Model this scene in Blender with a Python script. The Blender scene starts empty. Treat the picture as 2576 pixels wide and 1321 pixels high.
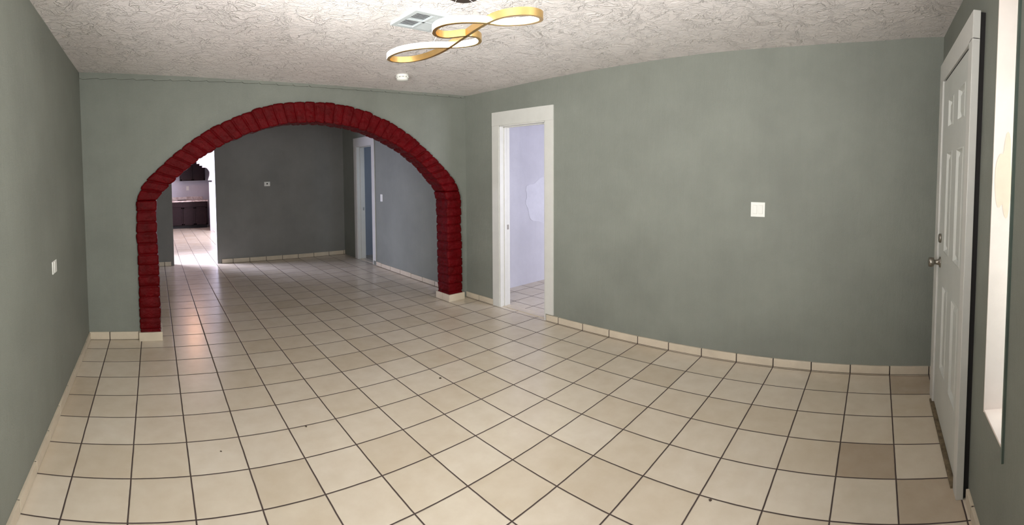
import bpy, bmesh, math, random
from mathutils import Vector, Matrix, noise
random.seed(7)
C = bpy.context.scene.collection
S = 0.30            # one floor tile is 30 cm; all lengths below are in tiles

# ------------------------------------------------------------------ camera
W, H = 2576, 1321
CX, CY, CH = 1.5626, -13.5379, 4.9722
YAW, PIT, ROL = -0.777345, -0.046598, 0.004050
F, V0 = 1157.43, 489.04
cam = bpy.data.cameras.new('camera')
cam.type = 'PANO'
cam.panorama_type = 'CENTRAL_CYLINDRICAL'
cam.central_cylindrical_range_u_min = -(W / 2) / F
cam.central_cylindrical_range_u_max = (W / 2) / F
cam.central_cylindrical_range_v_min = -(H - V0) / F
cam.central_cylindrical_range_v_max = V0 / F
cam.central_cylindrical_radius = 1.0
cam.clip_start = 0.02
co = bpy.data.objects.new('camera', cam)
C.objects.link(co)
R = Matrix.Rotation(YAW, 3, 'Z') @ Matrix.Rotation(PIT, 3, 'X') @ Matrix.Rotation(ROL, 3, 'Y')
M = Matrix((R.col[0], R.col[2], -R.col[1])).transposed()
co.matrix_world = Matrix.Translation(Vector((CX, CY, CH)) * S) @ M.to_4x4()
bpy.context.scene.camera = co

# ------------------------------------------------------------------ colour management, world
sc = bpy.context.scene
sc.view_settings.view_transform = 'Standard'
sc.view_settings.look = 'None'
sc.view_settings.gamma = 1.0
sc.view_settings.use_curve_mapping = False
sc.view_settings.exposure = 0.72
sc.cycles.max_bounces = 12
sc.cycles.diffuse_bounces = 6
sc.cycles.use_denoising = True
sc.cycles.use_adaptive_sampling = False
sc.cycles.sample_clamp_indirect = 6
world = bpy.data.worlds.new('daylight')
sc.world = world
world.use_nodes = True
world.node_tree.nodes['Background'].inputs[0].default_value = (0.75, 0.85, 1.0, 1)
world.node_tree.nodes['Background'].inputs[1].default_value = 1.0

def area(name, loc, direction, sx, sy, watts, color=(1, 1, 1), spread=180):
    l = bpy.data.lights.new(name, 'AREA')
    l.shape = 'RECTANGLE'; l.size = sx * S; l.size_y = sy * S
    l.energy = watts; l.color = color; l.spread = math.radians(spread)
    o = bpy.data.objects.new(name, l)
    o.location = Vector(loc) * S
    o.rotation_euler = Vector(direction).to_track_quat('-Z', 'Z').to_euler()
    C.objects.link(o)
    return o

XLW = -0.66
# daylight through the rooms' windows, with added unseen sources among them
area('added_front_window_light', (3.9, -15.75, 4.9), (-0.15, 1, 0.32), 3.4, 4.2, 76, (1.0, 0.965, 0.94))  # added unseen window light, fills the room from behind the viewer
area('added_left_window_light', (XLW - 0.55, -9.7, 4.9), (1, 0.36, 0.42), 3.6, 4.2, 56, (1.0, 0.955, 0.94), 118)  # added unseen window light, brightens the right wall and ceiling
area('daylight_narrow_window', (7.15, -16.3, 4.7), (0.25, 1, 0), 1.2, 5.6, 10, (1.0, 0.95, 0.90))
area('daylight_kitchen_window', (-0.75, 16.0, 4.4), (1, -0.42, -0.22), 3.6, 4.0, 78, (0.74, 0.75, 1.0), 100)
area('kitchen_far_fill', (10.9, 24.0, 4.4), (-1, 0.25, -0.1), 6.0, 4.0, 84, (0.84, 0.84, 1.0))  # added fill for the far kitchen, no window is built there
area('daylight_side_room_window', (17.5, -8.7, 4.2), (0, 1, -0.1), 4.0, 3.6, 28, (0.84, 0.86, 1.0))
area('back_side_room_fill', (16.5, 3.3, 4.4), (0, 1, 0), 3.0, 3.0, 5.0, (0.62, 0.78, 1.0))  # added dim blue fill, no window is built in that room

# ------------------------------------------------------------------ materials
def new_mat(name):
    m = bpy.data.materials.new(name); m.use_nodes = True
    nt = m.node_tree
    return m, nt, nt.nodes['Principled BSDF']

def N(nt, t, **kw):
    n = nt.nodes.new(t)
    for k, v in kw.items():
        if k in n.inputs: n.inputs[k].default_value = v
        else: setattr(n, k, v)
    return n

def math_n(nt, op, a, b=None, c=None):
    n = nt.nodes.new('ShaderNodeMath'); n.operation = op
    for i, v in enumerate((a, b, c)):
        if v is None: continue
        if isinstance(v, (int, float)): n.inputs[i].default_value = v
        else: nt.links.new(v, n.inputs[i])
    return n.outputs[0]

def ramp(nt, fac, stops):
    r = nt.nodes.new('ShaderNodeValToRGB')
    e = r.color_ramp.elements
    while len(e) < len(stops): e.new(0.5)
    for i, (p, c) in enumerate(stops):
        e[i].position = p
        e[i].color = (c, c, c, 1) if isinstance(c, (int, float)) else (*c, 1)
    nt.links.new(fac, r.inputs[0])
    return r.outputs[0]

def pos(nt, scale=(1, 1, 1)):
    g = nt.nodes.new('ShaderNodeNewGeometry')
    v = nt.nodes.new('ShaderNodeVectorMath'); v.operation = 'MULTIPLY'
    v.inputs[1].default_value = scale
    nt.links.new(g.outputs['Position'], v.inputs[0])
    return v.outputs[0]

def noise_n(nt, vec, scale, detail=3, rough=0.5, dist=0.0):
    n = N(nt, 'ShaderNodeTexNoise', Scale=scale, Detail=detail, Roughness=rough, Distortion=dist)
    nt.links.new(vec, n.inputs['Vector'])
    return n.outputs['Fac']

def bump(nt, bsdf, height, strength, dist):
    b = N(nt, 'ShaderNodeBump', Strength=strength, Distance=dist)
    nt.links.new(height, b.inputs['Height'])
    nt.links.new(b.outputs[0], bsdf.inputs['Normal'])

def flat_mat(name, col, rough=0.5, metal=0.0, var=0.06, scale=9, bmp=0.0, bscale=120, spec=0.5):
    m, nt, b = new_mat(name)
    p = pos(nt)
    n = noise_n(nt, p, scale, 4, 0.6)
    lo = tuple(c * (1 - var) for c in col); hi = tuple(min(1, c * (1 + var)) for c in col)
    nt.links.new(ramp(nt, n, [(0.3, lo), (0.7, hi)]), b.inputs['Base Color'])
    b.inputs['Roughness'].default_value = rough
    b.inputs['Metallic'].default_value = metal
    b.inputs['Specular IOR Level'].default_value = spec
    if bmp: bump(nt, b, noise_n(nt, p, bscale, 4, 0.6), bmp, 0.002)
    return m

def wall_mat(name, col, dirt=0.12):
    m, nt, b = new_mat(name)
    p = pos(nt)
    big = noise_n(nt, p, 1.6, 4, 0.6)
    streak = noise_n(nt, pos(nt, (9, 9, 0.7)), 3.0, 3, 0.6)
    fine = noise_n(nt, p, 260, 3, 0.7)
    mix = math_n(nt, 'ADD', math_n(nt, 'MULTIPLY', big, 0.6), math_n(nt, 'ADD', math_n(nt, 'MULTIPLY', streak, 0.08), math_n(nt, 'MULTIPLY', fine, 0.32)))
    lo = tuple(c * (1 - dirt) for c in col); hi = tuple(c * (1 + dirt * 0.6) for c in col)
    nt.links.new(ramp(nt, mix, [(0.38, lo), (0.62, hi)]), b.inputs['Base Color'])
    b.inputs['Roughness'].default_value = 0.62
    b.inputs['Specular IOR Level'].default_value = 0.3
    # roller stipple over painted block: fine grain, soft lumps, faint vertical trowel marks
    h = math_n(nt, 'ADD', math_n(nt, 'MULTIPLY', noise_n(nt, p, 190, 4, 0.65), 0.7),
               math_n(nt, 'ADD', math_n(nt, 'MULTIPLY', noise_n(nt, pos(nt, (1, 1, 0.25)), 60, 4, 0.6), 0.8),
                      math_n(nt, 'MULTIPLY', noise_n(nt, p, 7, 3, 0.5), 1.6)))
    bump(nt, b, h, 0.55, 0.004)
    return m

sage = wall_mat('sage_grey_wall_paint', (0.222, 0.233, 0.205))
sage_back = wall_mat('grey_wall_paint', (0.215, 0.212, 0.202))
lavender = wall_mat('pale_lavender_wall_paint', (0.60, 0.59, 0.65), 0.10)
bluegrey = wall_mat('blue_grey_wall_paint', (0.36, 0.39, 0.45), 0.05)
kitchen_white = wall_mat('kitchen_white_paint', (0.66, 0.64, 0.69), 0.04)
white_paint = flat_mat('white_trim_paint', (0.63, 0.62, 0.59), 0.38, var=0.03, bmp=0.15, bscale=60)
door_white = flat_mat('white_door_paint', (0.55, 0.56, 0.53), 0.4, var=0.03, bmp=0.1, bscale=80)
plastic = flat_mat('white_plastic', (0.80, 0.80, 0.76), 0.35, var=0.02)
plastic2 = flat_mat('ivory_plastic', (0.72, 0.71, 0.66), 0.4, var=0.02)
black = flat_mat('black_gap', (0.012, 0.010, 0.010), 0.8)
grille_dark = flat_mat('duct_interior', (0.05, 0.05, 0.055), 0.8)
steel = flat_mat('brushed_nickel', (0.33, 0.30, 0.26), 0.3, 1.0)
gold = flat_mat('brushed_gold', (0.85, 0.58, 0.24), 0.30, 1.0, var=0.04, scale=30)
darkbrown = flat_mat('dark_espresso_wood', (0.018, 0.007, 0.009), 0.5, var=0.3, scale=14, spec=0.2)
canopy_m = flat_mat('dark_bronze', (0.10, 0.07, 0.06), 0.4, 0.6)
reveal_m = flat_mat('pink_white_plaster', (0.86, 0.76, 0.71), 0.7, var=0.05, scale=5, bmp=0.3, bscale=40)
greentrim = flat_mat('green_grey_frame', (0.10, 0.135, 0.115), 0.35, var=0.1)
marble, nt, b = new_mat('pink_marble')
n = noise_n(nt, pos(nt), 6, 6, 0.6, 1.5)
nt.links.new(ramp(nt, n, [(0.35, (0.42, 0.30, 0.28)), (0.5, (0.66, 0.55, 0.52)), (0.7, (0.80, 0.74, 0.73))]), b.inputs['Base Color'])
b.inputs['Roughness'].default_value = 0.25

# red painted block
red, nt, b = new_mat('glossy_red_paint')
p = pos(nt)
nt.links.new(ramp(nt, noise_n(nt, p, 9, 5, 0.65), [(0.3, (0.075, 0.0003, 0.001)), (0.7, (0.125, 0.0006, 0.003))]), b.inputs['Base Color'])
b.inputs['Roughness'].default_value = 0.33
b.inputs['Specular IOR Level'].default_value = 0.11
bump(nt, b, math_n(nt, 'ADD', noise_n(nt, p, 42, 5, 0.65), math_n(nt, 'MULTIPLY', noise_n(nt, p, 130, 3, 0.6), 0.4)), 0.8, 0.009)

# skirting tile with grout
skirt = flat_mat('cream_ceramic_skirting', (0.60, 0.52, 0.41), 0.3, var=0.08, scale=7)
grout_m = flat_mat('dark_grout', (0.055, 0.040, 0.034), 0.9, var=0.3, scale=40)

# floor tiles
tile, nt, b = new_mat('cream_ceramic_floor_tile')
p = pos(nt, (1 / S, 1 / S, 1 / S))
sep = nt.nodes.new('ShaderNodeSeparateXYZ'); nt.links.new(p, sep.inputs[0])
wob = math_n(nt, 'MULTIPLY', math_n(nt, 'SUBTRACT', noise_n(nt, p, 3.0, 2), 0.5), 0.012)
def edge(o):
    f = math_n(nt, 'FRACT', math_n(nt, 'ADD', o, wob))
    return math_n(nt, 'SUBTRACT', 0.5, math_n(nt, 'ABSOLUTE', math_n(nt, 'SUBTRACT', f, 0.5)))
dm = math_n(nt, 'MINIMUM', edge(sep.outputs[0]), edge(sep.outputs[1]))
att = N(nt, 'ShaderNodeAttribute', attribute_name='tone')
mott = noise_n(nt, p, 2.6, 5, 0.55)
mott2 = noise_n(nt, p, 0.45, 3, 0.5)
tcol = ramp(nt, math_n(nt, 'ADD', math_n(nt, 'MULTIPLY', mott, 0.6), math_n(nt, 'MULTIPLY', mott2, 0.4)),
            [(0.25, (0.590, 0.505, 0.395)), (0.75, (0.715, 0.645, 0.545))])
mm = nt.nodes.new('ShaderNodeMix'); mm.data_type = 'RGBA'; mm.blend_type = 'MULTIPLY'
mm.inputs[0].default_value = 1.0
nt.links.new(tcol, mm.inputs[6])
nt.links.new(ramp(nt, att.outputs['Fac'], [(0.0, (0.66, 0.60, 0.55)), (0.5, (0.93, 0.91, 0.87)), (1.0, (1.0, 1.0, 1.0))]), mm.inputs[7])
gm = ramp(nt, dm, [(0.0105, 0.0), (0.016, 1.0)])
fm = nt.nodes.new('ShaderNodeMix'); fm.data_type = 'RGBA'
nt.links.new(gm, fm.inputs[0])
fm.inputs[6].default_value = (0.060, 0.040, 0.035, 1)
nt.links.new(mm.outputs[2], fm.inputs[7])
nt.links.new(fm.outputs[2], b.inputs['Base Color'])
rr = math_n(nt, 'ADD', 0.0, math_n(nt, 'ADD', 0.24, math_n(nt, 'MULTIPLY', math_n(nt, 'SUBTRACT', 1.0, gm), 0.5)))
nt.links.new(rr, b.inputs['Roughness'])
b.inputs['Specular IOR Level'].default_value = 0.42
hh = math_n(nt, 'ADD', ramp(nt, dm, [(0.008, 0.0), (0.022, 1.0)]), math_n(nt, 'MULTIPLY', noise_n(nt, p, 2.0, 2), 0.25))
bump(nt, b, hh, 0.5, 0.003)

# knock-down trowelled ceiling
ceil_m, nt, b = new_mat('skip_trowel_ceiling')
p = pos(nt)
wv = N(nt, 'ShaderNodeTexNoise', Scale=5.0, Detail=2.0)
nt.links.new(p, wv.inputs['Vector'])
va = nt.nodes.new('ShaderNodeVectorMath'); va.operation = 'MULTIPLY_ADD'
nt.links.new(wv.outputs['Color'], va.inputs[0]); va.inputs[1].default_value = (0.22, 0.22, 0.0)
nt.links.new(p, va.inputs[2])
pw = va.outputs[0]
n1 = noise_n(nt, pw, 9.5, 4, 0.55, 0.3)
n2 = noise_n(nt, p, 4.5, 2, 0.5)
n3 = noise_n(nt, pw, 24, 4, 0.6)
ridge = ramp(nt, math_n(nt, 'ABSOLUTE', math_n(nt, 'SUBTRACT', n1, 0.5)), [(0.0, 1.0), (0.035, 0.0)])
ridge2 = ramp(nt, math_n(nt, 'ABSOLUTE', math_n(nt, 'SUBTRACT', n3, 0.52)), [(0.0, 1.0), (0.05, 0.0)])
plate = ramp(nt, n1, [(0.47, 0.0), (0.53, 1.0)])
mask = ramp(nt, n2, [(0.42, 0.25), (0.58, 1.0)])
h = math_n(nt, 'ADD', math_n(nt, 'MULTIPLY', math_n(nt, 'MULTIPLY', ridge, mask), 0.9),
           math_n(nt, 'ADD', math_n(nt, 'MULTIPLY', plate, 0.45),
                  math_n(nt, 'ADD', math_n(nt, 'MULTIPLY', ridge2, 0.35), math_n(nt, 'MULTIPLY', noise_n(nt, p, 80, 3, 0.6), 0.25))))
bump(nt, b, h, 1.0, 0.0075)
nt.links.new(ramp(nt, noise_n(nt, p, 1.1, 3), [(0.3, (0.77, 0.715, 0.70)), (0.7, (0.86, 0.81, 0.80))]), b.inputs['Base Color'])
b.inputs['Roughness'].default_value = 0.55

def emit(name, col, strength):
    m, nt, b = new_mat(name)
    b.inputs['Base Color'].default_value = (0.9, 0.9, 0.88, 1)
    b.inputs['Emission Color'].default_value = (*col, 1)
    b.inputs['Emission Strength'].default_value = strength
    return m
led = emit('lit_white_diffuser', (1.0, 1.0, 0.92), 9.5)
warm_glass = emit('lit_warm_glass', (1.0, 0.50, 0.26), 42.0)

glass = bpy.data.materials.new('window_glass'); glass.use_nodes = True
nt = glass.node_tree; nt.nodes.clear()
o_ = nt.nodes.new('ShaderNodeOutputMaterial'); mx = nt.nodes.new('ShaderNodeMixShader')
tr = nt.nodes.new('ShaderNodeBsdfTransparent'); gl = nt.nodes.new('ShaderNodeBsdfGlossy')
fr = N(nt, 'ShaderNodeFresnel', IOR=1.45); gl.inputs['Roughness'].default_value = 0.02
tr.inputs[0].default_value = (0.93, 0.97, 0.95, 1)
nt.links.new(fr.outputs[0], mx.inputs[0]); nt.links.new(tr.outputs[0], mx.inputs[1]); nt.links.new(gl.outputs[0], mx.inputs[2])
nt.links.new(mx.outputs[0], o_.inputs[0])

# ------------------------------------------------------------------ mesh helpers (tile units)
class MB:
    def __init__(s): s.bm = bmesh.new()
    def box(s, x0, y0, z0, x1, y1, z1, bev=0.0):
        r = bmesh.ops.create_cube(s.bm, size=1)
        vs = r['verts']
        for v in vs:
            v.co = Vector(((x0 + x1) / 2 + v.co.x * (x1 - x0), (y0 + y1) / 2 + v.co.y * (y1 - y0), (z0 + z1) / 2 + v.co.z * (z1 - z0)))
        if bev:
            es = list({e for v in vs for e in v.link_edges})
            bmesh.ops.bevel(s.bm, geom=es, offset=bev, segments=2, affect='EDGES', profile=0.6)
        return s
    def prism(s, pts, a, b, axis='y'):
        # pts are (u, w): axis y -> (x, z); axis x -> (y, z); axis z -> (x, y)
        def mk(u, w, t):
            return {'y': (u, t, w), 'x': (t, u, w), 'z': (u, w, t)}[axis]
        A = [s.bm.verts.new(mk(u, w, a)) for u, w in pts]
        B = [s.bm.verts.new(mk(u, w, b)) for u, w in pts]
        s.bm.faces.new(A); s.bm.faces.new(B[::-1])
        n = len(pts)
        for i in range(n):
            s.bm.faces.new((A[i], B[i], B[(i + 1) % n], A[(i + 1) % n]))
        return s
    def cyl(s, c, r0, r1, h, axis='z', seg=32):
        rot = {'z': Matrix.Identity(4), 'y': Matrix.Rotation(-math.pi / 2, 4, 'X'), 'x': Matrix.Rotation(math.pi / 2, 4, 'Y')}[axis]
        bmesh.ops.create_cone(s.bm, cap_ends=True, segments=seg, radius1=r0, radius2=r1, depth=h,
                              matrix=Matrix.Translation(c) @ rot)
        return s
    def lathe(s, c, prof, axis='z', seg=32):
        rot = {'z': Matrix.Identity(3), 'y': Matrix.Rotation(-math.pi / 2, 3, 'X'), 'x': Matrix.Rotation(math.pi / 2, 3, 'Y')}[axis]
        rings = []
        for r, z in prof:
            rings.append([s.bm.verts.new(Vector(c) + rot @ Vector((r * math.cos(2 * math.pi * k / seg), r * math.sin(2 * math.pi * k / seg), z))) for k in range(seg)])
        for a, b2 in zip(rings, rings[1:]):
            for k in range(seg):
                s.bm.faces.new((a[k], a[(k + 1) % seg], b2[(k + 1) % seg], b2[k]))
        s.bm.faces.new(rings[0][::-1]); s.bm.faces.new(rings[-1])
        return s
    def tube(s, a, b2, r, seg=8):
        a = Vector(a); b2 = Vector(b2); d = b2 - a
        q = d.to_track_quat('Z', 'Y').to_matrix().to_4x4()
        bmesh.ops.create_cone(s.bm, cap_ends=True, segments=seg, radius1=r, radius2=r, depth=d.length, matrix=Matrix.Translation((a + b2) / 2) @ q)
        return s
    def build(s, name, mat, parent=None, smooth=False, **props):
        bmesh.ops.recalc_face_normals(s.bm, faces=s.bm.faces)
        org = Vector(parent['org']) if parent is not None and 'org' in parent else None
        if org is None:
            org = Vector((0, 0, 0))
        for v in s.bm.verts: v.co = (v.co - org) * S
        me = bpy.data.meshes.new(name); s.bm.to_mesh(me); s.bm.free()
        me.materials.append(mat)
        if smooth:
            for p_ in me.polygons: p_.use_smooth = True
        o = bpy.data.objects.new(name, me); C.objects.link(o)
        if parent is not None: o.parent = parent
        for k, v in props.items(): o[k] = v
        return o

def thing(name, loc, **props):
    o = bpy.data.objects.new(name, None); C.objects.link(o)
    o.empty_display_size = 0.05
    o.location = Vector(loc) * S
    o['org'] = list(loc)
    for k, v in props.items(): o[k] = v
    return o

def struct(mb, name, mat, **kw):
    return mb.build(name, mat, None, kind='structure', **kw)

# ------------------------------------------------------------------ setting: planes
XL, XR = -0.66, 13.10          # left and right walls
YF, YA, YA2 = -15.10, 0.80, 1.27   # front wall, arch wall front and back faces
YB, YB2 = 12.90, 13.38         # back wall
def interp(t, pts):
    if t <= pts[0][0]: return pts[0][1]
    for (a, va_), (b_, vb) in zip(pts, pts[1:]):
        if t <= b_:
            u = (t - a) / (b_ - a); return va_ + (vb - va_) * u
    return pts[-1][1]
def ceil_z(x, y):
    A = interp(x, [(-0.9, 8.46), (0.5, 8.32), (1.83, 8.20), (3.7, 8.07), (5.6, 7.99), (8, 7.95), (10, 7.95), (13, 8.02)])
    B = interp(-y, [(-0.8, 0.0), (1, 0.0), (3.9, 0.05), (6.8, 0.10), (9.3, 0.17), (11.4, 0.21), (13.4, 0.34), (15.1, 0.55)])
    return A + B

# floor
def tile_floor(name, x0, x1, y0, y1, special=None):
    bm = bmesh.new(); tones = []
    xs = [x0] + [i for i in range(math.ceil(x0 + 1e-6), math.ceil(x1 - 1e-6))] + [x1]
    ys = [y0] + [j for j in range(math.ceil(y0 + 1e-6), math.ceil(y1 - 1e-6))] + [y1]
    vs = {}
    def v(x, y):
        if (x, y) not in vs: vs[(x, y)] = bm.verts.new((x * S, y * S, 0))
        return vs[(x, y)]
    for a, b2 in zip(xs, xs[1:]):
        for c, d in zip(ys, ys[1:]):
            bm.faces.new((v(a, c), v(b2, c), v(b2, d), v(a, d)))
            key = (math.floor(a + 1e-6), math.floor(c + 1e-6))
            t = (special or {}).get(key)
            tones.append(t if t is not None else random.choice((0.45, 0.6, 0.7, 0.8, 0.85, 0.9, 0.95, 1.0)))
    me = bpy.data.meshes.new(name); bm.to_mesh(me); bm.free()
    at = me.attributes.new('tone', 'FLOAT', 'FACE')
    for i, t in enumerate(tones): at.data[i].value = t
    me.materials.append(tile)
    o = bpy.data.objects.new(name, me); C.objects.link(o); o['kind'] = 'structure'
    return o
tile_floor('floor', XL - 0.5, XR + 0.33, YF - 1.0, 34.8,
           {(12, -15): 0.08, (9, -14): 0.0, (8, -15): 0.12, (11, -9): 0.4, (10, -12): 0.45, (9, -8): 0.9, (8, -9): 1.0,
            (12, -13): 0.5, (11, -14): 0.8, (-1, -3): 0.35, (-1, -4): 0.3})
tile_floor('floor_side_room', XR + 0.33, 21.0, -9.0, 13.0)

# ceiling
bm = bmesh.new()
nx, ny = 28, 32
g = [[bm.verts.new((((XL - 0.3) + (XR - XL + 0.6) * i / nx), (YF - 0.3) + (YA2 - YF + 0.3) * j / ny, 0)) for j in range(ny + 1)] for i in range(nx + 1)]
for row in g:
    for v in row:
        v.co.z = ceil_z(v.co.x, v.co.y); v.co *= S
for i in range(nx):
    for j in range(ny):
        bm.faces.new((g[i][j], g[i][j + 1], g[i + 1][j + 1], g[i + 1][j]))
me = bpy.data.meshes.new('ceiling'); bm.to_mesh(me); bm.free(); me.materials.append(ceil_m)
for p_ in me.polygons: p_.use_smooth = True
o = bpy.data.objects.new('ceiling', me); C.objects.link(o); o['kind'] = 'structure'
struct(MB().box(XL - 0.5, YA2 - 0.02, 8.6, XR + 0.4, YB2, 8.8), 'ceiling_back', ceil_m)
struct(MB().box(-1.3, YB2 - 0.1, 8.6, 12.0, 35.0, 8.8), 'ceiling_kitchen', kitchen_white)
struct(MB().box(XR, -9.2, 8.7, 21.2, 13.2, 8.9), 'ceiling_side_room', kitchen_white)
ZT = 9.3
# left wall
LY0, LY1 = -11.5, -7.9  # opening for the added, unseen left window
struct(MB().box(XL - 0.5, YF - 0.6, 0, XL, LY0, ZT).box(XL - 0.5, LY1, 0, XL, YB2, ZT)
       .box(XL - 0.5, LY0, 0, XL, LY1, 2.8).box(XL - 0.5, LY0, 7.0, XL, LY1, ZT), 'wall_left', sage)
# front wall with a narrow window and an added, unseen wider one
DW0, DW1, NWZ0, NWZ1 = 6.70, 7.64, 1.80, 7.62
WX0, WX1, WZ0, WZ1 = 2.2, 5.6, 2.8, 7.0
T = YF - 0.62
mb = MB()
mb.box(XL - 0.5, T, 0, WX0, YF, ZT)
mb.box(WX0, T, 0, WX1, YF, WZ0).box(WX0, T, WZ1, WX1, YF, ZT)
mb.box(WX1, T, 0, DW0, YF, ZT)
mb.box(DW0, T, 0, DW1, YF, NWZ0).box(DW0, T, NWZ1, DW1, YF, ZT)
mb.box(DW1, T, 0, XR + 0.5, YF, ZT)
struct(mb, 'wall_front', sage)
# right wall with two doorways (inner opening y ranges)
D2 = (-3.42, -1.17, 6.70)
D3 = (8.95, 10.90, 6.62)
mb = MB()
XR2 = XR + 0.44
mb.box(XR, YF - 0.6, 0, XR2, D2[0] , ZT).box(XR, D2[0], D2[2], XR2, D2[1], ZT)
mb.box(XR, D2[1], 0, XR2, D3[0], ZT).box(XR, D3[0], D3[2], XR2, D3[1], ZT)
mb.box(XR, D3[1], 0, XR2, YB2, ZT)
struct(mb, 'wall_right', sage)
# back wall with wide opening to the kitchen
BO0, BO1 = 2.56, 5.10
mb = MB()
mb.box(XL - 0.5, YB, 0, BO0, YB2, ZT).box(BO1, YB, 0, XR + 0.5, YB2, ZT).box(BO0, YB, 7.9, BO1, YB2, ZT)
struct(mb, 'wall_back', sage_back)
struct(MB().box(BO1 - 0.02, YB + 0.01, 0, BO1 + 0.01, YB2 + 0.01, 7.9), 'trim_opening', kitchen_white)

# ------------------------------------------------------------------ arch ring path
outer = [(0.98, 0.0), (0.98, 1.0), (0.985, 2.0), (0.985, 3.2), (0.99, 3.9), (1.0, 4.35), (1.16, 4.78), (1.49, 5.13), (1.87, 5.47), (2.26, 5.8), (2.56, 6.02), (2.88, 6.23), (3.18, 6.40), (3.48, 6.56),
         (3.8, 6.71), (4.1, 6.84), (4.4, 6.96), (4.76, 7.08), (5.13, 7.18), (5.5, 7.27), (5.87, 7.33), (6.48, 7.37), (7.17, 7.36), (7.96, 7.29),
         (8.7, 7.13), (9.63, 6.78), (10.54, 6.30), (11.05, 5.91), (11.68, 5.41), (12.14, 4.98), (12.43, 4.66), (12.62, 4.28), (12.70, 3.89), (12.72, 3.2), (12.73, 2.0), (12.74, 1.0), (12.76, 0.0)]
inner = [(1.60, 0.0), (1.60, 1.0), (1.60, 2.0), (1.59, 3.2), (1.58, 3.9), (1.61, 4.36), (1.83, 4.63), (2.09, 4.87), (2.36, 5.1), (2.6, 5.3), (2.85, 5.49), (3.13, 5.69), (3.44, 5.86), (3.73, 6.01), (4.01, 6.14),
         (4.33, 6.27), (4.63, 6.38), (4.95, 6.47), (5.2, 6.54), (5.86, 6.68), (6.74, 6.74), (7.44, 6.69), (8.09, 6.61), (8.69, 6.47), (9.3, 6.27),
         (9.95, 5.98), (10.44, 5.70), (10.96, 5.33), (11.4, 4.92), (11.76, 4.54), (11.97, 4.27), (12.05, 3.9), (12.06, 3.2), (12.08, 2.0), (12.09, 1.0), (12.10, 0.0)]
def resample(pts, n):
    d = [0]
    for a, b2 in zip(pts, pts[1:]): d.append(d[-1] + math.dist(a, b2))
    out = []
    for k in range(n + 1):
        t = d[-1] * k / n
        i = max(j for j in range(len(d)) if d[j] <= t + 1e-9); i = min(i, len(pts) - 2)
        u = (t - d[i]) / (d[i + 1] - d[i])
        out.append((pts[i][0] + (pts[i + 1][0] - pts[i][0]) * u, pts[i][1] + (pts[i + 1][1] - pts[i][1]) * u))
    return out
# split at the springing so that the two piers and the curve correspond
SO, SI = 5, 5           # index of the springing point on the left (outer, inner)
EO, EI = len(outer) - 7 + 1, len(inner) - 6
def seg_pair(a, b2, n): return list(zip(resample(a, n), resample(b2, n)))
PB = 0.336
NP = 13                 # courses in a pier
pairs_l = seg_pair(outer[:SO + 1], inner[:SI + 1], NP * 12)
iE_o = outer.index((12.62, 4.28)); iE_i = inner.index((11.97, 4.27))
arc_len = sum(math.dist(a, b2) for a, b2 in zip(outer[SO:iE_o + 1], outer[SO + 1:iE_o + 1]))
NA = 38
pairs_a = seg_pair(outer[SO:iE_o + 1], inner[SI:iE_i + 1], NA * 12)
pairs_r = seg_pair(outer[iE_o:], inner[iE_i:], NP * 12)
Y0, Y1 = 0.66, 1.40
def brick_strip(pairs, nb, seed, base_z=None):
    """one continuous run of rough split-face blocks with sunk joints"""
    rnd = random.Random(seed)
    nw, nd = 14, 16        # vertices across the ring width and across its depth
    offs = [(rnd.uniform(-.016, .016), rnd.uniform(-.014, .014), rnd.uniform(-.016, .016), rnd.uniform(-.3, .3)) for _ in range(nb + 1)]
    bm = bmesh.new(); rings = []
    per = (len(pairs) - 1) // nb
    for k, (o2, i2) in enumerate(pairs):
        o2 = Vector((o2[0], 0, o2[1])); i2 = Vector((i2[0], 0, i2[1]))
        bi = min(nb - 1, k // per); ph = (k % per) / per
        edge_d = min(ph, 1 - ph) * PB
        gro = max(0.0, 1 - edge_d / 0.038) ** 1.1
        bul = math.sin(math.pi * ph) ** 0.5
        ox, oy, oi, tw = offs[bi]
        ring = []
        def put(u, w, nrm):
            # u 0 outer..1 inner, w 0 front..1 back
            P = o2.lerp(i2, u); P.y = Y0 + (Y1 - Y0) * w
            n_ = noise.noise(P * 3.1 + Vector((seed, 0, 0))) * 0.024 + noise.noise(P * 9.0) * 0.020 + noise.noise(P * 21.0) * 0.014
            d_ = n_ + 0.016 * bul - 0.044 * gro
            dirs = (i2 - o2).normalized()
            vec = Vector((0, 0, 0))
            if 'f' in nrm: vec += Vector((0, -1, 0)) * (d_ + oy)
            if 'b' in nrm: vec += Vector((0, 1, 0)) * (d_ + oy)
            if 'i' in nrm: vec += dirs * (d_ + oi)
            if 'o' in nrm: vec -= dirs * (d_ + ox)
            if len(nrm) == 2: vec *= 0.55
            ring.append(bm.verts.new(P + vec))
        for a in range(nw): put(a / nw, 0, 'fo' if a == 0 else 'f')
        for a in range(nd): put(1, a / nd, 'fi' if a == 0 else 'i')
        for a in range(nw): put(1 - a / nw, 1, 'bi' if a == 0 else 'b')
        for a in range(nd): put(0, 1 - a / nd, 'bo' if a == 0 else 'o')
        rings.append(ring)
    L = len(rings[0])
    for r0, r1 in zip(rings, rings[1:]):
        for a in range(L): bm.faces.new((r0[a], r0[(a + 1) % L], r1[(a + 1) % L], r1[a]))
    bm.faces.new(rings[0][::-1]); bm.faces.new(rings[-1])
    mb = MB(); mb.bm.free(); mb.bm = bm
    return mb
arch = thing('brick_arch', (6.87, 1.03, 0), category='arch',
             label='wide rounded archway of rough red painted blocks between the two rooms')
brick_strip(pairs_l, NP, 3).build('pillar', red, arch, True)
brick_strip(pairs_r, NP, 5).build('pillar', red, arch, True)
brick_strip(pairs_a, NA, 8).build('arch_ring', red, arch, True)
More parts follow.
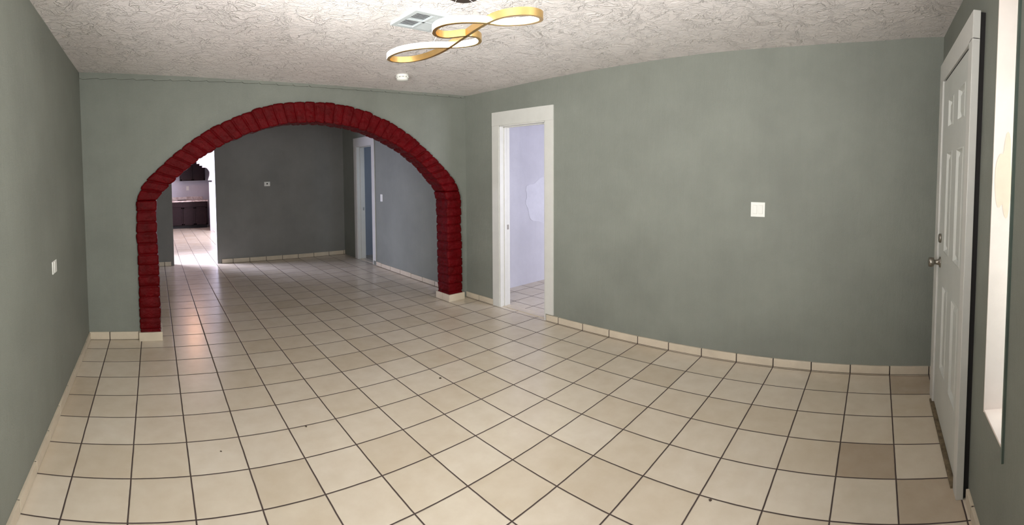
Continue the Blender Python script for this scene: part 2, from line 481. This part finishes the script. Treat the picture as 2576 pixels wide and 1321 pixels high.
# tile skirt wrapped round the foot of each pillar
for x0, x1 in ((0.93, 1.66), (12.03, 12.80)):
    mb = MB()
    mid = (x0 + x1) / 2 + (0.12 if x0 > 5 else 0)
    mb.box(x0, Y0 - 0.09, 0, x1, Y0 - 0.035, 0.27, 0.008)
    for xa, xb in ((x0, x0 + 0.055), (x1 - 0.055, x1)):
        mb.box(xa, Y0 - 0.03, 0, xb, Y0 + 0.36, 0.27, 0.008).box(xa, Y0 + 0.375, 0, xb, Y1 + 0.06, 0.27, 0.008)
    mb.box(x0 + 0.06, Y1 + 0.02, 0, x1 - 0.06, Y1 + 0.07, 0.27, 0.008)
    mb.build('base_tile', skirt, arch, label='cream ceramic tile skirt at the foot of the red pillar')
# arch wall, its cut edge buried inside the block ring
mid = [((a[0] + b2[0]) / 2, (a[1] + b2[1]) / 2) for a, b2 in pairs_a[::8]] + [((pairs_a[-1][0][0] + pairs_a[-1][1][0]) / 2, (pairs_a[-1][0][1] + pairs_a[-1][1][1]) / 2)]
mb = MB()
xl, xr = mid[0][0], mid[-1][0]
mb.box(XL - 0.1, YA, 0, xl, YA2, ZT)
mb.box(xr, YA, 0, XR + 0.1, YA2, ZT)
for (xa, za), (xb, zb) in zip(mid, mid[1:]):
    if xb - xa < 1e-4: continue
    mb.prism([(xa, za), (xb, zb), (xb, ZT), (xa, ZT)], YA, YA2)
struct(mb, 'wall_arch', sage)

# thin plaster ledge under the ceiling with stepped lower edge
mb = MB()
x = XL + 0.01; k = 0
while x < 12.9:
    x2 = min(x + 0.56, 13.0)
    zb = interp((x + x2) / 2, [(-0.77, 8.25), (1.83, 8.055), (4.57, 7.95), (6, 7.90), (8.4, 7.86), (11, 7.885), (13, 7.94)])
    zc = 8.75
    st = 0.030 if x < 7 else 0.010
    mb.prism([(x, zb + st), (x + 0.03, zb + st), (x + 0.09, zb - 0.012), (x2, zb - 0.006), (x2, zc), (x, zc)], YA - 0.055, YA)
    x = x2
struct(mb, 'trim_ledge', sage)

# ------------------------------------------------------------------ skirting tiles
def skirting(name, axis, a0, a1, face, thick, h=0.215, offset=0.0, skip=()):
    """cream tiles along a wall, joints on the floor grid, over a grout bed"""
    mb = MB(); gb = MB()
    cuts = [a0] + [c + offset for c in range(math.ceil(a0 - offset), math.floor(a1 - offset) + 1) if a0 + 0.02 < c + offset < a1 - 0.02] + [a1]
    for c, d in zip(cuts, cuts[1:]):
        if any(s0 <= (c + d) / 2 <= s1 for s0, s1 in skip): continue
        e = 0.014; dz = random.uniform(-0.006, 0.006)
        lo, hi = min(face, face + thick), max(face, face + thick)
        if axis == 'y':
            mb.box(lo, c + e, 0.012, hi, d - e, h + dz, 0.008)
            gb.box(lo + (0.012 if thick > 0 else 0.016), c, 0, hi - (0.016 if thick > 0 else 0.012), d, h - 0.012)
        else:
            mb.box(c + e, lo, 0.012, d - e, hi, h + dz, 0.008)
            gb.box(c, lo + 0.014, 0, d, hi - 0.014, h - 0.012)
    o = struct(mb, name, skirt)
    gb.build('grout', grout_m, o)
    return o
skirting('baseboard_right', 'y', YF, -3.46, XR, -0.055)
skirting('baseboard_corner', 'y', -0.86, YA, XR, -0.055)
skirting('baseboard_back_right', 'y', YA2, 8.58, XR, -0.055)
skirting('baseboard_left', 'y', YF, YA, XL, 0.055)
skirting('baseboard_arch', 'x', XL, 0.93, YA, -0.05, 0.25)
skirting('baseboard_back', 'x', 5.33, XR, YB, -0.055, 0.25)
skirting('baseboard_back_left', 'x', XL, 2.40, YB, -0.055, 0.25)
skirting('baseboard_front', 'x', XL, 8.40, YF, 0.055, 0.215)
skirting('baseboard_back_room', 'y', YA2, YB, XL, 0.055)

# ------------------------------------------------------------------ doorways in the right wall
def doorway(name, d, cw, top, label_far):
    y0, y1, zt = d
    t = thing(name, (XR, (y0 + y1) / 2, 0), kind='structure')
    mb = MB()
    mb.box(XR - 0.055, y1, 0.0, XR - 0.001, y1 + cw, zt, 0.008)
    mb.box(XR - 0.055, y0 - cw, 0.235, XR - 0.001, y0, zt, 0.008)
    mb.box(XR - 0.06, y0 - cw, zt, XR - 0.001, y1 + cw, top, 0.008)
    mb.build('casing', white_paint, t)
    mb = MB()
    jt = 0.045
    mb.box(XR - 0.03, y1 - jt, 0.0, XR2 + 0.03, y1 + 0.01, zt, 0.006)
    mb.box(XR - 0.03, y0 - 0.01, 0.0, XR2 + 0.03, y0 + jt, zt, 0.006)
    mb.box(XR - 0.03, y0, zt - jt, XR2 + 0.03, y1, zt + 0.01, 0.006)
    # door stop
    mb.box(XR + 0.17, y1 - jt - 0.035, 0.0, XR + 0.28, y1 - jt, zt - jt, 0.004)
    mb.box(XR + 0.17, y0 + jt, 0.0, XR + 0.28, y0 + jt + 0.035, zt - jt, 0.004)
    mb.box(XR + 0.17, y0 + jt, zt - jt - 0.035, XR + 0.28, y1 - jt, zt - jt, 0.004)
    mb.build('jamb', white_paint, t)
    mb = MB()
    zc = 2.95
    mb.box(XR + 0.33, y1 - jt - 0.012, zc - 0.09, XR + 0.41, y1 - jt + 0.002, zc + 0.09, 0.003)
    sp = mb.build('strike_plate', steel, t, label='metal strike plate')
    MB().box(XR + 0.352, y1 - jt - 0.014, zc - 0.04, XR + 0.388, y1 - jt - 0.010, zc + 0.04).build('latch_hole', black, sp)
    mb = MB()
    yy = y0 + jt
    while yy < y1 - jt - 0.01:
        y2 = min(yy + 0.99, y1 - jt)
        mb.box(XR + 0.10, yy + 0.01, -0.01, XR + 0.42, y2 - 0.01, 0.02, 0.006)
        yy = y2
    mb.build('threshold', skirt, t)
    return t
doorway('door_2', D2, 0.36, 7.19, '')
doorway('door_3', D3, 0.34, 7.10, '')

# rooms seen through the doorways
mb = MB().box(XR2, 0.55, 0, 21.0, 0.75, ZT)
struct(mb, 'wall_side_room', lavender)
struct(MB().box(20.8, -9.2, 0, 21.0, 0.6, ZT).box(XR2, -9.2, 0, 21, -9.0, ZT), 'wall_side_room_far', lavender)
struct(MB().box(XR2, 11.75, 0, 21.0, 11.95, ZT).box(20.8, 2.8, 0, 21, 11.8, ZT).box(XR2, 2.8, 0, 21, 3.0, ZT), 'wall_back_side_room', bluegrey)
# slightly paler patch with irregular outline on the lavender wall
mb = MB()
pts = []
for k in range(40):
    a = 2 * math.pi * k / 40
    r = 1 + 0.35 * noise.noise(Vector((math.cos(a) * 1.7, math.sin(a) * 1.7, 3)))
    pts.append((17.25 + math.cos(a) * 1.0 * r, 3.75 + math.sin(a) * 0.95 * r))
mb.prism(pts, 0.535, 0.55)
struct(mb, 'trim_paler_patch', flat_mat('paler_lavender_patch', (0.635, 0.63, 0.695), 0.7, var=0.05))

# ------------------------------------------------------------------ front door in the front wall
fd = thing('door_1', (10.2, YF, 0), kind='structure')
mb = MB()
yfr = -14.90
mb.box(8.44, -15.02, 0.0, 8.72, yfr, 7.15, 0.01)
mb.box(11.56, YF, 0.0, 12.02, yfr, 7.15, 0.01)
mb.box(8.44, -15.02, 7.12, 12.02, yfr, 7.56, 0.01)
mb.build('door_frame', white_paint, fd)
MB().box(8.46, YF + 0.001, 0.02, 8.78, -15.015, 7.54).build('gap', black, fd, label='black gap between the frame and the wall')
# six panel leaf
mb = MB()
LX0, LX1, LZ0, LZ1 = 8.73, 11.55, 0.10, 7.08
yl = -14.935
pans = [(x0, x1, z0, z1) for (z0, z1) in ((1.10, 2.85), (3.50, 5.55), (6.02, 6.62)) for (x0, x1) in ((9.02, 9.68), (10.18, 10.80))]
xs = [LX0, 9.02, 9.68, 10.18, 10.80, LX1]; zs = [LZ0, 1.10, 2.85, 3.50, 5.55, 6.02, 6.62, LZ1]
for i in range(5):
    for j in range(7):
        x0, x1, z0, z1 = xs[i], xs[i + 1], zs[j], zs[j + 1]
        if i in (1, 3) and j in (1, 3, 5):
            # moulded panel: sloped sticking, recess, raised field
            rings = [(0.0, yl), (0.035, yl + 0.012), (0.07, yl - 0.05), (0.10, yl - 0.05), (0.17, yl - 0.012)]
            prev = None
            for ins, yy in rings:
                cur = [mb.bm.verts.new(c) for c in ((x0 + ins, yy, z0 + ins), (x1 - ins, yy, z0 + ins), (x1 - ins, yy, z1 - ins), (x0 + ins, yy, z1 - ins))]
                if prev:
                    for q in range(4): mb.bm.faces.new((prev[q], prev[(q + 1) % 4], cur[(q + 1) % 4], cur[q]))
                prev = cur
            mb.bm.faces.new(prev)
        else:
            mb.bm.faces.new([mb.bm.verts.new(c) for c in ((x0, yl, z0), (x1, yl, z0), (x1, yl, z1), (x0, yl, z1))])
mb.box(LX0, -15.05, LZ0, LX1, yl - 0.055, LZ1)
leaf = mb.build('door_leaf', door_white, fd)
for p_ in leaf.data.polygons: p_.use_smooth = False
MB().box(LX0, YF, 7.075, 11.4, yl - 0.01, 7.13).box(LX0, YF, 0.0, LX1 + 0.05, yl - 0.03, 0.10).build('weather_gap', black, fd, label='dark gap round the door leaf')
MB().box(8.72, -15.0, 0.0, 11.7, -14.86, 0.05, 0.01).build('threshold', flat_mat('worn_brown_threshold', (0.16, 0.12, 0.07), 0.7, var=0.5, scale=30), fd)
kn = MB().lathe((11.25, yl, 3.22), [(0.115, 0.0), (0.115, 0.018), (0.06, 0.035), (0.05, 0.10), (0.052, 0.13), (0.10, 0.145), (0.105, 0.20), (0.095, 0.25), (0.05, 0.262)], 'y').build('door_knob', steel, fd, True, label='brushed metal door knob')
MB().cyl((11.25, yl + 0.268, 3.22), 0.02, 0.018, 0.016, 'y', 16).build('lock_button', steel, kn)
db = MB().lathe((11.28, yl, 3.73), [(0.10, 0.0), (0.10, 0.03), (0.085, 0.05), (0.03, 0.055)], 'y').build('deadbolt', steel, fd, True, label='brushed metal deadbolt above the knob')
MB().box(11.255, yl + 0.05, 3.66, 11.305, yl + 0.15, 3.80, 0.01).build('thumb_turn', steel, db)

# ------------------------------------------------------------------ narrow window slot and the added, unseen window behind the viewer
w1 = thing('window_1', ((DW0 + DW1) / 2, YF, NWZ0), kind='structure')
mb = MB()
mb.box(DW1 - 0.02, T, NWZ0, DW1 + 0.004, YF + 0.012, NWZ1)
mb.box(DW0, T, NWZ1 - 0.02, DW1, YF + 0.006, NWZ1 + 0.004)
mb.build('reveal', reveal_m, w1)
MB().box(DW0, T, NWZ0 - 0.004, DW1, YF + 0.006, NWZ0 + 0.03, 0.004).build('window_sill', reveal_m, w1)
MB().box(DW0 - 0.07, YF - 0.02, NWZ0 - 0.12, DW0 - 0.02, YF + 0.03, NWZ1).box(DW0 - 0.02, T, NWZ0, DW0 + 0.03, YF + 0.012, NWZ1).build('window_frame', greentrim, w1, label='thin dark green-grey edge strip')
MB().box(DW0, T + 0.10, NWZ0, DW1, T + 0.13, NWZ1).build('window_pane', glass, w1)
# water stain on the reveal
mb = MB()
pts = []
for k in range(36):
    a = 2 * math.pi * k / 36
    r = 1 + 0.5 * noise.noise(Vector((math.cos(a) * 1.3, math.sin(a) * 1.3, 9)))
    pts.append((YF - 0.16 + math.cos(a) * 0.11 * r, 5.0 + math.sin(a) * 0.55 * r))
mb.prism(pts, DW1 - 0.0225, DW1 - 0.0195, 'x')
mb.build('stain', flat_mat('cream_stain', (0.84, 0.68, 0.55), 0.7), w1, label='cream coloured stain on the reveal')
w2 = thing('added_window_2', ((WX0 + WX1) / 2, YF, WZ0), kind='structure')  # added out of view as a source of room light
mb = MB()
for x0, x1, z0, z1 in ((WX0, WX0 + .12, WZ0, WZ1), (WX1 - .12, WX1, WZ0, WZ1), (WX0, WX1, WZ0, WZ0 + .12), (WX0, WX1, WZ1 - .12, WZ1), (3.84, 3.96, WZ0, WZ1)):
    mb.box(x0, T + 0.1, z0, x1, T + 0.28, z1, 0.01)
mb.build('window_frame', white_paint, w2)
MB().box(WX0 + .1, T + 0.17, WZ0 + .1, WX1 - .1, T + 0.2, WZ1 - .1).build('window_pane', glass, w2)

w3 = thing('added_window_3', (XL, (LY0 + LY1) / 2, 2.8), kind='structure')  # added on the left wall, out of view, to light the room
mb = MB()
for y0, y1, z0, z1 in ((LY0, LY0 + .12, 2.8, 7.0), (LY1 - .12, LY1, 2.8, 7.0), (LY0, LY1, 2.8, 2.92), (LY0, LY1, 6.88, 7.0), (-9.76, -9.64, 2.8, 7.0)):
    mb.box(XL - 0.42, y0, z0, XL - 0.26, y1, z1, 0.01)
mb.build('window_frame', white_paint, w3)
MB().box(XL - 0.36, LY0 + .1, 2.9, XL - 0.33, LY1 - .1, 6.9).build('window_pane', glass, w3)

# ------------------------------------------------------------------ kitchen
struct(MB().box(-1.2, YB2, 0, -1.0, 35, 1.9).box(-1.2, YB2, 6.6, -1.0, 35, ZT).box(-1.2, YB2, 1.9, -1.0, 14.2, 6.6).box(-1.2, 20.2, 1.9, -1.0, 35, 6.6), 'wall_kitchen_left', kitchen_white)
struct(MB().box(-1.2, 34.7, 0, 12.0, 34.9, ZT), 'wall_kitchen_back', lavender)
struct(MB().box(11.5, YB2, 0, 11.7, 35, ZT), 'wall_kitchen_right', kitchen_white)
# stepped ornamental arch in the partition
def half(mx, sgn):
    return [(mx + sgn * (x - mx), z) for x, z in ((5.66, 6.58), (5.66, 6.40), (5.93, 6.40), (5.93, 6.22), (6.18, 6.22), (6.18, 6.03), (6.46, 6.03), (6.62, 5.96), (6.74, 5.82), (6.83, 5.66), (6.86, 5.50), (6.84, 5.3), (6.80, 5.14), (6.74, 4.98), (6.70, 4.80), (7.06, 4.80), (7.06, 4.63), (7.26, 4.63), (7.26, 4.5))]
mx = 3.6
R_ = half(mx, 1)
mb = MB()
prev = None
for (xa, za), (xb, zb) in zip(R_, R_[1:]): pass
top = 8.6
# right of the opening, slice by horizontal bands
zs_ = sorted({z for _, z in R_}, reverse=True)
def edge_x(z, pts):
    best = None
    for (xa, za), (xb, zb) in zip(pts, pts[1:]):
        if abs(za - zb) > 1e-6 and min(za, zb) - 1e-9 <= z <= max(za, zb) + 1e-9:
            u = (z - za) / (zb - za); best = xa + (xb - xa) * u
    return best
for z1, z0 in zip(zs_, zs_[1:]):
    e1 = edge_x(z1 - 1e-4, R_); e0 = edge_x(z0 + 1e-4, R_)
    mb.prism([(e1, z1), (11.5, z1), (11.5, z0), (e0, z0)], 29.9, 30.35)
    mb.prism([(2 * mx - e1, z1), (-1.0, z1), (-1.0, z0), (2 * mx - e0, z0)], 29.9, 30.35)
mb.box(-1.0, 29.9, 6.58, 11.5, 30.35, ZT)
mb.box(7.26, 29.9, 0, 11.5, 30.35, 4.5).box(-1.0, 29.9, 0, 2 * mx - 7.26, 30.35, 4.5)
struct(mb, 'wall_kitchen_partition', kitchen_white)
struct(MB().box(6.76, 29.88, 0, 7.3, 30.2, 4.63).box(2 * mx - 7.3, 29.88, 0, 2 * mx - 6.76, 30.2, 4.63), 'trim_partition_post', lavender)

def shaker_door(mb, x0, x1, z0, z1, y):
    r = 0.13
    mb.box(x0, y, z0, x1, y + 0.05, z1)
    for a in ((x0, x0 + r, z0, z1), (x1 - r, x1, z0, z1), (x0, x1, z0, z0 + r), (x0, x1, z1 - r, z1)):
        mb.box(a[0], y - 0.045, a[2], a[1], y, a[3], 0.006)
bc = thing('base_cabinet', (5.0, 33.3, 0), category='cabinet', label='dark brown base cabinet run below the marble worktop')
MB().box(0.5, 32.65, 0.32, 6.87, 34.69, 2.68).build('body', darkbrown, bc)
MB().box(0.5, 32.85, 0.0, 6.80, 34.6, 0.32).build('toe_kick', black, bc)
for x0, x1 in ((0.75, 1.95), (1.99, 3.10), (3.14, 4.32), (4.38, 5.54), (5.60, 6.78)):
    mb = MB(); shaker_door(mb, x0, x1, 0.36, 2.12, 32.60); mb.build('door', darkbrown, bc)
for x0, x1 in ((0.75, 3.10), (3.14, 4.32), (4.38, 6.78)):
    MB().box(x0, 32.60, 2.18, x1, 32.65, 2.62, 0.01).build('drawer', darkbrown, bc)
wt = thing('worktop', (5.0, 33.3, 2.68), category='worktop', label='pink veined marble worktop with low splashback on dark cabinets')
MB().box(0.5, 32.52, 2.685, 6.93, 34.69, 2.82, 0.015).build('slab', marble, wt)
MB().box(0.5, 34.6, 2.825, 6.60, 34.69, 3.12, 0.01).build('splashback', marble, wt)
sk = thing('sink', (4.3, 33.5, 2.82), category='sink', label='dark sink set in the marble worktop, seen edge on')
mb = MB()
for a in ((3.9, 3.98, 33.1, 33.9), (4.7, 4.78, 33.1, 33.9), (3.9, 4.78, 33.1, 33.18), (3.9, 4.78, 33.82, 33.9)):
    mb.box(a[0], a[2], 2.822, a[1], a[3], 2.86, 0.01)
mb.box(3.95, 33.15, 2.822, 4.73, 33.85, 2.832)
mb.build('basin_rim', darkbrown, sk)
uc = thing('wall_cabinet', (5.5, 34.1, 4.8), category='cabinet', label='dark brown wall cabinet hung above the worktop')
MB().box(4.24, 33.65, 4.80, 6.82, 34.69, 7.2).build('body', darkbrown, uc)
for x0, x1 in ((4.28, 5.50), (5.54, 6.78)):
    mb = MB(); shaker_door(mb, x0, x1, 4.84, 7.16, 33.60); mb.build('door', darkbrown, uc)
def wall_plate(name, c, axis, w, h, label, cat, devs, face_dir, mat=plastic, group=None):
    """plate on a wall; axis of its normal 'x' or 'y', face_dir +-1"""
    t = thing(name, c, category=cat, label=label)
    def bx(u0, u1, z0, z1, d0, d1, bev=0.006):
        m = MB()
        if axis == 'x':
            a, b2 = sorted((c[0] + face_dir * d0, c[0] + face_dir * d1)); m.box(a, c[1] + u0, c[2] + z0, b2, c[1] + u1, c[2] + z1, bev)
        else:
            a, b2 = sorted((c[1] + face_dir * d0, c[1] + face_dir * d1)); m.box(c[0] + u0, a, c[2] + z0, c[0] + u1, b2, c[2] + z1, bev)
        return m
    bx(-w / 2, w / 2, -h / 2, h / 2, 0.001, 0.022, 0.008).build('plate', mat, t)
    for kind, u in devs:
        if kind == 'rocker':
            bx(u - 0.060, u + 0.060, -0.118, 0.118, 0.020, 0.0235, 0.0).build('surround', grille_dark if False else plastic2, t)
            bx(u - 0.052, u + 0.052, -0.108, 0.108, 0.022, 0.034, 0.006).build('rocker', plastic, t)
        elif kind == 'outlet':
            r = bx(u - 0.060, u + 0.060, -0.118, 0.118, 0.020, 0.030, 0.006).build('socket', plastic, t)
            for zz in (0.055, -0.055):
                for uu in (-0.018, 0.018):
                    bx(u + uu - 0.005, u + uu + 0.005, zz - 0.016, zz + 0.016, 0.029, 0.0312, 0.0).build('slot', black, r)
    return t
wall_plate('wall_outlet', (5.05, 34.70, 4.02), 'y', 0.28, 0.44, 'small white wall outlet above the marble worktop', 'outlet', [('outlet', 0)], -1)
kl = thing('ceiling_light', (4.6, 25.0, 8.6), category='ceiling light', label='warm lit dome lamp on the kitchen ceiling')
MB().lathe((4.6, 25.0, 8.6), [(0.50, -0.001), (0.52, -0.05), (0.50, -0.10)]).build('base', canopy_m, kl, True)
MB().lathe((4.6, 25.0, 8.5), [(0.47, 0.0), (0.45, -0.12), (0.36, -0.24), (0.2, -0.32), (0.05, -0.34)]).build('lamp_shade', warm_glass, kl, True)

# ------------------------------------------------------------------ plates in the two rooms
wall_plate('light_switch', (XR, -10.50, 4.075), 'x', 0.38, 0.38, 'square white double rocker switch on the long green-grey wall right of the white doorway', 'light switch', [('rocker', -0.075), ('rocker', 0.075)], -1)
wall_plate('light_switch', (XR, 7.90, 3.72), 'x', 0.24, 0.38, 'small white single switch beyond the red arch, beside the far doorway', 'light switch', [('rocker', 0)], -1)
wall_plate('wall_outlet', (XL, -3.83, 3.18), 'x', 0.40, 0.27, 'small white outlet plate on the left green-grey wall', 'outlet', [('outlet', 0)], 1)
th = thing('thermostat_plate', (8.17, YB, 4.55), category='wall plate', label='white plate with a dark centre hole on the far grey wall beyond the arch')
MB().box(8.0, YB - 0.05, 4.42, 8.35, YB - 0.001, 4.68, 0.012).build('plate', plastic, th)
MB().cyl((8.17, YB - 0.052, 4.56), 0.045, 0.045, 0.01, 'y', 20).build('cable_hole', black, th)

# ------------------------------------------------------------------ smoke detector
sx, sy = 8.82, -1.50
sz = ceil_z(sx, sy)
sd = thing('smoke_detector', (sx, sy, sz), category='smoke detector', label='round white smoke detector on the textured ceiling near the arch')
MB().lathe((sx, sy, sz + 0.02), [(0.19, 0.0), (0.19, -0.075), (0.175, -0.085)]).build('base', plastic, sd, True)
MB().lathe((sx, sy, sz - 0.066), [(0.165, 0.01), (0.165, -0.012)]).build('vent_slot', grille_dark, sd)
mb = MB().lathe((sx, sy, sz - 0.078), [(0.178, 0.0), (0.18, -0.045), (0.158, -0.085), (0.08, -0.10), (0.02, -0.10)])
mb.build('cover', plastic, sd, True)
for k in range(10):
    mb = MB()
    a = 2 * math.pi * k / 10 + 0.2
    mb.box(-0.02, -0.02, -0.02, 0.02, 0.02, 0.02)
    bmesh.ops.transform(mb.bm, verts=mb.bm.verts[-8:], matrix=Matrix.Translation((sx + math.cos(a) * 0.17, sy + math.sin(a) * 0.17, sz - 0.07)))
    mb.build('rib', plastic, sd)

# ------------------------------------------------------------------ ceiling air register
vx0, vx1, vy0, vy1 = 6.28, 7.26, -6.24, -5.26
vz = ceil_z(6.8, -5.7) - 0.012
vent_paint = flat_mat('blue_white_enamel', (0.52, 0.56, 0.58), 0.45, var=0.03)
av = thing('air_vent', ((vx0 + vx1) / 2, (vy0 + vy1) / 2, vz), category='air vent', label='square white four-way ceiling air register beside the lamp')
mb = MB()
fw = 0.11
for a in ((vx0, vx0 + fw, vy0, vy1), (vx1 - fw, vx1, vy0, vy1), (vx0 + fw, vx1 - fw, vy0, vy0 + fw), (vx0 + fw, vx1 - fw, vy1 - fw, vy1)):
    mb.box(a[0], a[2], vz - 0.035, a[1], a[3], vz + 0.03, 0.01)
cxv, cyv = (vx0 + vx1) / 2, (vy0 + vy1) / 2
mb.box(cxv - 0.025, vy0 + fw, vz - 0.04, cxv + 0.025, vy1 - fw, vz + 0.02)
mb.box(vx0 + fw, cyv - 0.025, vz - 0.04, vx1 - fw, cyv + 0.025, vz + 0.02)
mb.build('frame', vent_paint, av)
MB().box(vx0 + fw, vy0 + fw, vz - 0.002, vx1 - fw, vy1 - fw, vz + 0.03).build('duct', grille_dark, av)
for qx in (0, 1):
    for qy in (0, 1):
        x0 = vx0 + fw if qx == 0 else cxv + 0.025; x1 = cxv - 0.025 if qx == 0 else vx1 - fw
        y0 = vy0 + fw if qy == 0 else cyv + 0.025; y1 = cyv - 0.025 if qy == 0 else vy1 - fw
        mb = MB(); n = 6
        for k in range(n):
            if qx == 0:   # slats across y, tipped so the gaps face the room
                yy = y0 + (y1 - y0) * (k + 0.5) / n
                mb.prism([(yy - 0.004, vz - 0.031), (yy + 0.003, vz - 0.031), (yy + 0.003, vz - 0.027), (yy - 0.004, vz - 0.027)], x0, x1, 'x')
            else:         # slats that close the view
                xx = x0 + (x1 - x0) * (k + 0.5) / n
                w_ = (x1 - x0) / n
                mb.prism([(xx - w_ * 0.52, vz - 0.022), (xx - w_ * 0.52, vz - 0.027), (xx + w_ * 0.52, vz - 0.037), (xx + w_ * 0.52, vz - 0.032)], y0, y1, 'y')
        mb.build('louver', vent_paint, av)

# ------------------------------------------------------------------ pendant lamp: one closed looping ribbon
LZ = 6.98
raw = [(1540, 290), (1370, 283), (1200, 283), (1050, 292), (900, 320), (800, 365), (757, 425), (790, 480), (880, 505), (970, 510), (1060, 503), (1190, 480), (1330, 475), (1430, 500), (1480, 560),
       (1430, 610), (1300, 640), (1150, 657), (1000, 662), (850, 662), (700, 665), (560, 675), (420, 695), (300, 718), (190, 755), (110, 800), (88, 838), (130, 862), (200, 875), (290, 881), (400, 876), (500, 862),
       (600, 840), (700, 808), (780, 775), (860, 738), (940, 695), (1050, 620), (1200, 515), (1300, 445), (1400, 378), (1500, 315), (1600, 262), (1720, 215), (1850, 182), (1960, 167),
       (2080, 160), (2180, 162), (2280, 175), (2355, 203), (2375, 240), (2320, 275), (2200, 300), (2080, 315), (1950, 323), (1820, 327), (1700, 322), (1610, 305)]
# plan outline of the ribbon (metres are tiles), seen from where the photo was taken and laid on its own level
def plan(u, v, z):
    px, py = 960 + u / 5.855, v / 5.855
    a = (px - W / 2) / F; t = (V0 - py) / F
    d = R @ Vector((math.sin(a), math.cos(a), t))
    k = (z - CH) / d.z
    return Vector((CX + d.x * k, CY + d.y * k, z))
P = [plan(u, v, LZ) for u, v in raw]
def smooth_closed(P, it):
    for _ in range(it):
        P = [(P[i - 1] + P[i] * 2 + P[(i + 1) % len(P)]) / 4 for i in range(len(P))]
    return P
def catmull(P, sub):
    out = []; n = len(P)
    for i in range(n):
        p0, p1, p2, p3 = P[i - 1], P[i], P[(i + 1) % n], P[(i + 2) % n]
        for s_ in range(sub):
            t = s_ / sub
            out.append(0.5 * ((2 * p1) + (-p0 + p2) * t + (2 * p0 - 5 * p1 + 4 * p2 - p3) * t * t + (-p0 + 3 * p1 - 3 * p2 + p3) * t ** 3))
    return out
P = catmull(smooth_closed(P, 1), 5)
lc = sum(P, Vector()) / len(P)
lamp = thing('pendant_lamp', (lc.x, lc.y, LZ), category='lamp', label='lit looping gold and white ribbon pendant lamp hanging from the ceiling')
def ribbon(P, o0, o1, z0, z1):
    bm = bmesh.new(); rings = []
    n = len(P)
    for i in range(n):
        t = (P[(i + 1) % n] - P[i - 1]); t.z = 0; t.normalize()
        nn = Vector((t.y, -t.x, 0)) * LSIDE
        rings.append([bm.verts.new(P[i] + nn * o + Vector((0, 0, z))) for o, z in ((o0, z0), (o1, z0), (o1, z1), (o0, z1))])
    for i in range(n):
        a, b2 = rings[i], rings[(i + 1) % n]
        for q in range(4): bm.faces.new((a[q], a[(q + 1) % 4], b2[(q + 1) % 4], b2[q]))
    mb = MB(); mb.bm.free(); mb.bm = bm
    return mb
t0 = P[11] - P[9]; n0 = Vector((t0.y, -t0.x, 0))
LSIDE = 1 if n0.dot(Vector((CX, CY, LZ)) - P[10]) > 0 else -1
ribbon(P, -0.020, 0.006, -0.044, 0.046).build('metal_band', gold, lamp)
ribbon(P, -0.020, 0.031, -0.051, -0.043).build('lower_lip', gold, lamp)
ribbon(P, 0.006, 0.032, -0.0425, 0.042).build('diffuser', led, lamp, label='glowing white diffuser strip')
cn = Vector((6.62, -7.25, ceil_z(6.62, -7.25)))
MB().lathe(cn, [(0.28, 0.03), (0.28, -0.08), (0.24, -0.10), (0.05, -0.10)]).build('canopy', canopy_m, lamp, True)
for px_, cy_ in ((1085, 103), (1225, 42), (1250, 30)):
    best = min(P, key=lambda q: (q - plan((px_ - 960) * 5.855, cy_ * 5.855, LZ)).length)
    MB().tube(best + Vector((0, 0, 0.04)), cn + Vector(((best.x - cn.x) * 0.15, (best.y - cn.y) * 0.05, -0.09)), 0.0035, 6).build('suspension_wire', plastic, lamp)

# ------------------------------------------------------------------ crumbs on the floor
crumb_m = flat_mat('brown_crumb', (0.07, 0.05, 0.035), 0.9)
for (x, y, sz_, lab) in ((7.9, -4.6, 0.030, 'dark crumb on the floor tiles in front of the right arch pillar'),
                         (4.35, -5.05, 0.022, 'tiny dark crumb on the floor tiles in the middle of the room'),
                         (2.6, -5.4, 0.018, 'tiny dark crumb on the floor tiles in front of the left arch pillar'),
                         (7.95, -11.2, 0.024, 'dark crumb on the floor tiles in front of the long right wall')):
    mb = MB()
    bmesh.ops.create_icosphere(mb.bm, subdivisions=2, radius=sz_)
    for v in mb.bm.verts:
        v.co *= 1 + 0.5 * noise.noise(v.co * 60); v.co.z *= 0.4
        v.co += Vector((x, y, sz_ * 0.35))
    mb.build('crumb', crumb_m, None, category='crumb', label=lab, group='crumbs on the floor tiles')

for o in bpy.data.objects:
    if 'org' in o: del o['org']
